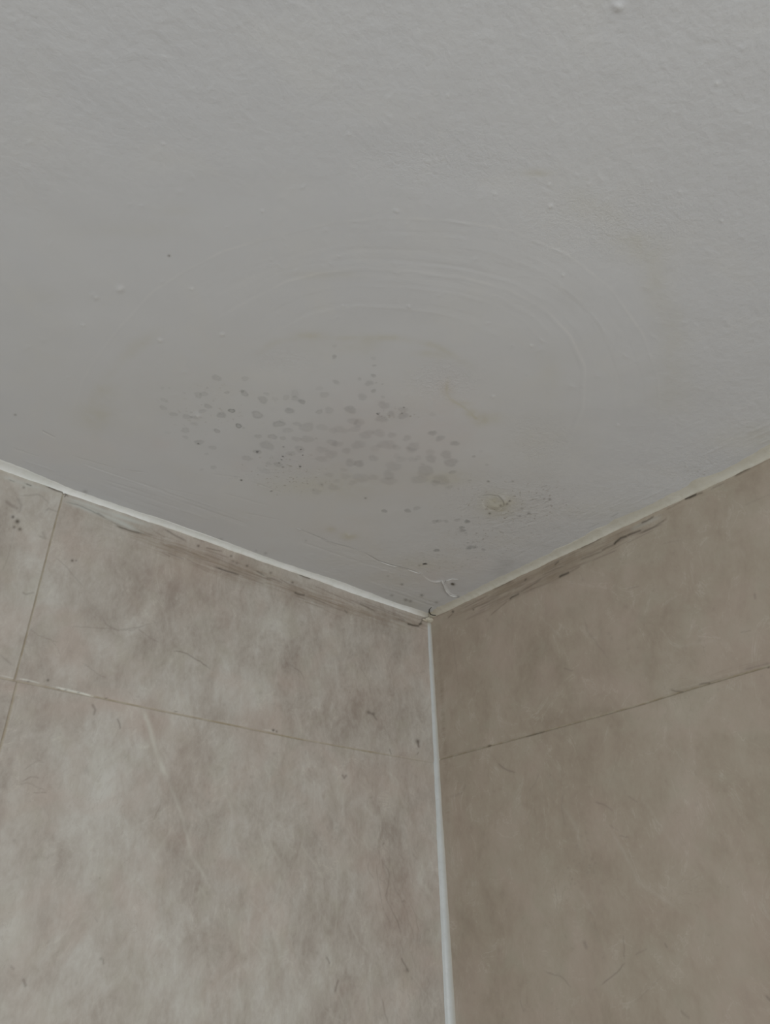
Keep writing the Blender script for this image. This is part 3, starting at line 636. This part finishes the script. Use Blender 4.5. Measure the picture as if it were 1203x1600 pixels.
t2 = bead('trim_2', M_SEAL2, stR, pr, lambda s, k: min(1., max(0, 1-s/.09)*.45+.2*max(0, 1-k*4)), 'cream smeared sealant strip along the ceiling over the right wall', sgn=-1)
def pv(s, k):
    leg = float(np.interp(s, [0, .006, .1, .25, .4, .56], [.0040, .0052, .0062, .0074, .0092, .0115]))+jitter(s, 51, .0004)
    if k is None: return (.002, .002, H-.004-s)
    o, d = fillet(k, leg, leg*.95, .95)        # k=0 on the left wall, k=1 on the right wall
    return (-d-(0 if k < 1 else -.0006), -o+(.0006 if k == 0 else 0), H-.004-s)
stV = np.concatenate([[0, .001, .002], np.arange(.004, .62, .003), np.arange(.62, H-.006, .05), [H-.005]])
t3 = bead('trim_3', M_SEAL3, stV, lambda s, k: pv(s, k), lambda s, k: max(max(0, 1-s/.012)*.6, min(1, max(0, (k-.45)/.5))*.55), 'white silicone strip running straight down the corner between both tiled walls')  # top end grimy; right-wall side: smear tint that also paints in its shade
# hardened lump of sealant where the three strips meet
def lump(name, c, r, mat, seed, parent, stain=.4):
    V = []; F = []; n, m = 14, 20
    for i in range(n+1):
        th = math.pi*i/n
        for j in range(m):
            ph = 2*math.pi*j/m
            q = 1+.22*float(noise2(np.array(math.sin(th)*math.cos(ph)+2), np.array(math.sin(th)*math.sin(ph)+2+math.cos(th)), 2.2, seed))
            V.append((c[0]+r[0]*q*math.sin(th)*math.cos(ph), c[1]+r[1]*q*math.sin(th)*math.sin(ph), c[2]+r[2]*q*math.cos(th)))
    for i in range(n):
        for j in range(m):
            F.append((i*m+j, (i+1)*m+j, (i+1)*m+(j+1) % m, i*m+(j+1) % m))
    return mesh_obj(name, V, F, mat, parent, attrs={'stain': [stain]*len(V)})
lump('sealant_lump', (-.004, -.004, H-.0035), (.0075, .0075, .0042), M_SEAL2, 3, t3, .35)
lump('sealant_lump', (-.011, -.002, H-.005), (.006, .0025, .0022), M_SEAL2, 5, t3, .5)

# ------------------------------------------------------------------ curled flake of paint by the corner
def paint_flake(name, pts, lift, wid, parent=None):
    """a thin strip of paint hanging from the ceiling: its root runs along pts, its free edge curls down"""
    P = [on_ceiling(*p)[0] for p in pts]
    Q = []
    for i in range(len(P)-1):
        for q in range(6): Q.append(P[i]+(P[i+1]-P[i])*q/6)
    Q.append(P[-1]); Q = np.array(Q)
    V = []; n = 7
    for i, p in enumerate(Q):
        tt = i/(len(Q)-1); a = math.sin(math.pi*min(1, max(0, tt)))**.6
        d = Q[min(i+1, len(Q)-1)]-Q[max(i-1, 0)]; d /= np.linalg.norm(d)+1e-9; nrm = np.array([-d[1], d[0]])
        for k in range(n):
            q = k/(n-1); ang = q*2.2
            off = wid*a*math.sin(ang)*.6; dr = lift*a*(1-math.cos(ang))*.6
            hh = C.sample('height', p[0], p[1])
            V.append((p[0]+nrm[0]*off, p[1]+nrm[1]*off, ZC+hh-dr-.0002))
    F = [(i*n+k, i*n+k+1, (i+1)*n+k+1, (i+1)*n+k) for i in range(len(Q)-1) for k in range(n-1)]
    o = mesh_obj(name, V, F, M_PAINT, parent)
    md = o.modifiers.new('thickness', 'SOLIDIFY'); md.thickness = .0003; md.offset = 0
    return o
paint_flake('paint_flake', [(683, 912), (690, 905), (694, 912), (697, 921), (704, 929), (716, 932)], .0018, .0022, ceiling)
paint_flake('paint_flake', [(716, 905), (706, 904), (698, 906), (694, 912)], .0014, .0018, ceiling)
paint_flake('paint_flake', [(592, 876), (605, 881), (622, 886)], .0007, .0010, ceiling)
paint_flake('paint_flake', [(636, 889), (648, 893), (657, 896)], .0007, .0010, ceiling)

# ------------------------------------------------------------------ mould colonies on the ceiling
def spot(u, v, wpx, k, mat, ring=0., asp=1., seed=0):
    """a thin film of mould: a low dome that follows the plaster, thinning out at its edge"""
    c, t = on_ceiling(u, v); r = wpx*.5*t/FPX*(1.30 if mat is M_MAUVE else 1.18)
    rn, m = 7, 22; V = []; cov = []
    g = np.random.default_rng(1000+seed); ph1, ph2, ph3 = g.uniform(0, 6.28, 3)
    az = g.uniform(0, 3.14)
    def put(x, y, q):
        a, b = c[0]+x, c[1]+y
        V.append((a, b, ZC+C.sample('height', a, b)-.00030-.00012*(1-q*q)))
        base = 1 if q < .4 else max(0, 1-((q-.4)/.6)**1.4)
        rg = math.exp(-((q-.68)/.16)**2)
        cov.append(k*(base*(1-ring*.55)+ring*rg*1.1) if q < 1 else 0)
    put(0, 0, 0)
    for i in range(1, rn+1):
        q = i/rn
        for j in range(m):
            th = 6.28318*j/m
            s = r*q*(1+.13*math.sin(2*th+ph1)+.08*math.sin(3*th+ph2)+.05*math.sin(5*th+ph3))
            x, y = s*math.cos(th), s*math.sin(th)*asp
            put(x*math.cos(az)-y*math.sin(az), x*math.sin(az)+y*math.cos(az), q)
    F = [(0, 1+(j+1) % m, 1+j) for j in range(m)]
    for i in range(rn-1):
        for j in range(m):
            a = 1+i*m+j; b = 1+i*m+(j+1) % m
            F.append((a, b, b+m, a+m))
    V = np.array(V); org = np.array([c[0], c[1], ZC])
    o = mesh_obj('mould_spot', V-org, F, mat, attrs={'cover': cov})
    o.location = org
    return o
SP = []
def add(lst, ox, oy, sc_, mat, group, label, k0=.105, ring=.35):
    for i, e in enumerate(lst):
        x, y, wd = e[:3]; k = e[3] if len(e) > 3 else 1.; rg = e[4] if len(e) > 4 else ring
        lab = e[5] if len(e) > 5 else None
        o = spot(ox+x/sc_, oy+y/sc_, max(3.2, wd/sc_), min(.9, k0*k), mat, rg, asp=random.uniform(.82, 1.0), seed=len(SP))
        SP.append(o)
        if lab: tag(o, lab, 'mould spot')
        else: tag(o, label, 'mould spot', group=group)
left_scatter = [(435, 362, 60), (613, 368, 45, .8), (320, 470, 55, .8), (355, 462, 50, .9), (375, 425, 20, .8), (498, 455, 32), (610, 460, 55, 1.3), (595, 445, 28), (105, 500, 45, .7), (95, 425, 25, .5), (140, 425, 20, .5), (100, 548, 45, .9), (165, 590, 50, .9),
    (248, 605, 55, .9), (295, 608, 42, .9), (380, 540, 48, 1.2), (345, 570, 48, 1.), (530, 567, 44, 2.6, .9, 'small dark grey ring of mould, sharpest edged of the left scatter on the ceiling'), (465, 595, 62, 1.3), (295, 650, 45, .7), (240, 690, 58, .9), (240, 733, 35, .8), (130, 705, 40, .4), (325, 765, 58, 1.1), (410, 798, 48, .9), (372, 838, 30, .7),
    (437, 694, 40, 1.5, .6, 'small dark oval mould spot alone below the sharp grey ring'), (573, 662, 42, 2.4, .9, 'small dark triangular mould ring right below the sharp grey ring'), (605, 675, 20, .9), (415, 922, 42, 1.0), (340, 935, 30, .6), (555, 985, 30, .5), (590, 1003, 14, 3.0), (700, 690+240, 30, .4)]
add(left_scatter, 230, 500, 4.01, M_GREY, 'mould spots in the left scatter', 'small faint grey mould spot in the loose scatter at the left of the ceiling stain')
mid_scatter = [(725, 500, 65, 1.2), (748, 463, 36, .8), (800, 495, 42, .5), (870, 485, 50, .7), (925, 458, 62, .6), (930, 492, 60, .9), (970, 510, 45, 1.7), (1110, 465, 62, .9), (1080, 425, 45, .5), (1180, 385, 42, .5), (690, 593, 72, 1.2, .7), (890, 567, 62, 1.5), (1078, 572, 45, 1.0, .7), (1140, 562, 60, .8), (695, 728, 45, 1.),
    (825, 650, 75, 1.2, .6), (785, 730, 58, 1.1, .6), (850, 740, 42, .9), (940, 650, 50, .8), (1000, 670, 92, .8), (935, 745, 58, .8), (1005, 745, 78, .8), (1095, 670, 68, .6), (750, 785, 90, .9), (690, 825, 54, 1.3), (955, 808, 70, .9), (880, 690, 60, .7), (625, 865, 60, .9), (820, 905, 52, 1.1), (760, 900, 42, .7), (1060, 740, 20, .9), (740, 945, 60, .5),
    (840, 630, 40, .4), (900, 835, 60, .7)]
add(mid_scatter, 230, 500, 4.01, M_GREY, 'mould spots in the middle scatter', 'pale grey mould spot in the crowded band between left scatter and mauve cluster')
mauve = [(285, 630, 62, .9), (325, 640, 72, .9), (300, 680, 62, .7), (215, 685, 78, .8), (160, 690, 52, .6), (370, 715, 84, .9), (450, 705, 72, .8), (530, 718, 56, .9), (625, 738, 56, 1.), (155, 765, 62, .9), (190, 775, 62, .8), (320, 780, 84, .9), (500, 780, 92, .8), (560, 795, 52, .7), (665, 790, 84, .9), (650, 812, 60, .8), (245, 818, 58, .9),
    (90, 810, 62, .8), (150, 840, 84, .9), (90, 870, 62, .8), (415, 865, 60, .9), (270, 895, 72, 1.1), (325, 900, 62, 1.5), (870, 840, 78, 1.1), (775, 865, 72, 1.1), (770, 825, 60, .7), (900, 890, 84, 1.3, .3, 'large round mauve-grey mould spot at the right end of the mauve cluster'), (720, 900, 30, .6), (695, 860, 42, .6), (660, 870, 52, .6), (740, 945, 104, 1.0, .3, 'largest round greyish mould spot low in the mauve cluster on the ceiling'),
    (700, 1000, 88, .9), (840, 1000, 104, .9), (800, 1020, 62, .8), (540, 915, 92, .7), (510, 970, 84, .9), (510, 1010, 92, .8), (335, 990, 92, .8), (415, 985, 62, .8), (240, 980, 62, .6), (285, 1020, 52, .7), (185, 1010, 42, .6), (165, 1050, 66, .8), (55, 1075, 62, .7), (85, 1030, 42, .6), (135, 970, 52, .6), (230, 940, 42, .7), (480, 530, 66, 1.0), (525, 585, 52, 1.1), (465, 615, 68, 1.1),
    (600, 560, 54, 1.0), (600, 597, 62, 1.2), (590, 870, 60, .5), (430, 800, 60, .5), (560, 850, 50, .4)]
add(mauve, 480, 500, 4.01, M_MAUVE, 'mould spots in the mauve cluster', 'blurred mauve-grey mould spot in the dense cluster at the centre of the ceiling stain', ring=.15)
topmid = [(170, 230, 36, 1.6, .2, 'round grey mould spot highest and alone above the crowded middle band'), (170, 165, 30, .5), (415, 240, 36, .6), (420, 285, 26, 1.3), (415, 347, 34, 1.4), (328, 368, 32, .8), (388, 395, 54, 1.1), (432, 392, 18, .9), (472, 400, 16, .9), (185, 390, 50, .6), (415, 443, 36, 1.4), (345, 480, 62, 1.0), (475, 480, 30, .6),
    (270, 558, 74, 1.4, .2, 'roundest grey-green mould spot just above the mauve cluster'), (445, 582, 26, 1.7), (785, 590, 45, .5)]
add(topmid, 480, 500, 4.01, M_GREY, 'mould spots in the upper column', 'small grey mould spot in the thin column rising above the mauve cluster', ring=.15)
rightside = [(785, 705, 56, 1.5), (833, 738, 60, 1.2), (925, 770, 56, 1.4), (910, 950, 46, 1.3), (890, 1045, 46, .8), (1043, 852, 28, 1.2), (1125, 905, 30, .7), (1090, 820, 30, .4)]
add(rightside, 480, 500, 4.01, M_GREY, 'mould spots right of the mauve cluster', 'grey mould spot standing off the right side of the mauve cluster', ring=.15)
low = [(362, 55, 32, 1.9, .2, 'leftmost of three grey mould spots in a row low on the ceiling'), (472, 54, 34, 1.9, .2, 'middle of three grey mould spots in a row low on the ceiling'), (515, 42, 36, 1.1, .2, 'rightmost and palest of three grey mould spots in a row low on the ceiling'),
    (600, 104, 34, 1.1), (620, 102, 34, 1.1), (653, 103, 30, .9), (705, 97, 34, 1.2), (752, 104, 30, 2.6), (727, 132, 28, 2.0), (730, 148, 28, 2.2), (722, 140, 18, 1.4), (745, 160, 20, .9), (755, 205, 14, 2.0), (770, 225, 42, 1.8), (760, 232, 26, 1.5), (828, 238, 26, 1.4), (790, 228, 26, .9), (608, 240, 30, 2.6, .2, 'dark grey mould spot just above the brown-black streak near the corner')]
add(low, 480, 780, 3.0075, M_GREY, 'mould spots near the corner', 'small smudged grey mould spot on the ceiling between the crust and the corner', ring=.1)
dots = [(442, 713, 4.5, 4), (436, 723, 3.4, 3), (440, 718, 3.6, 3.2), (402, 706, 6, 3), (470, 702, 3, 4), (473, 711, 3, 4), (469, 729, 5, 4), (310, 693, 4, 3), (443, 698, 4, 3), (424, 767, 5, 2.5), (631, 636, 4, 2.5), (628, 645, 4, 2), (590, 646, 5, 2.2)]
for u, v, wd, k in dots:
    o = spot(u, v, wd, .12*k, M_DARK, 0, .8, len(SP)); SP.append(o)
    tag(o, 'tiny blackish mould dot among the paler grey spots on the ceiling', 'mould spot', group='black mould dots')
# the brown-black streak near the corner
o = spot(664, 881, 9, .75, M_DARK, 0, .55, 901); tag(o, 'short blackish mould streak on the ceiling beside the hairline crack', 'mould spot')
# ring of dark mould round the sealant in the very corner
def curl(name, pts3, r, mat, parent):
    V = []; F = []; m = 8
    P = np.array(pts3)
    for i, p in enumerate(P):
        d = P[min(i+1, len(P)-1)]-P[max(i-1, 0)]; d /= np.linalg.norm(d)
        a = np.cross(d, [0, 0, 1.]); a /= np.linalg.norm(a)+1e-9; b = np.cross(d, a)
        q = r*(.35+.65*math.sin(math.pi*(i+.5)/len(P)))
        for j in range(m):
            th = 6.28318*j/m; V.append(p+q*(a*math.cos(th)+b*math.sin(th)))
    for i in range(len(P)-1):
        for j in range(m): F.append((i*m+j, i*m+(j+1) % m, (i+1)*m+(j+1) % m, (i+1)*m+j))
    F.append(tuple(range(m))); F.append(tuple((len(P)-1)*m+j for j in reversed(range(m))))
    return mesh_obj(name, V, F, mat, parent, attrs={'cover': [.85]*len(V)})

bpy.context.view_layer.update()
dg = bpy.context.evaluated_depsgraph_get()
from mathutils import Vector
def on_surface(u, v):
    hit, loc, nrm, *_ = sc.ray_cast(dg, Vector(CAM), Vector(ray(u, v)).normalized())
    return np.array(loc)+np.array(nrm)*.0001
o = curl('mould_curl', [on_surface(*p) for p in [(674, 949), (671, 952), (670.5, 956), (672.5, 959.5), (676, 961), (681, 961.5)]], .0010, M_DARK, None)
tag(o, 'thin black curl of mould on the sealant in the very corner of the ceiling', 'mould')
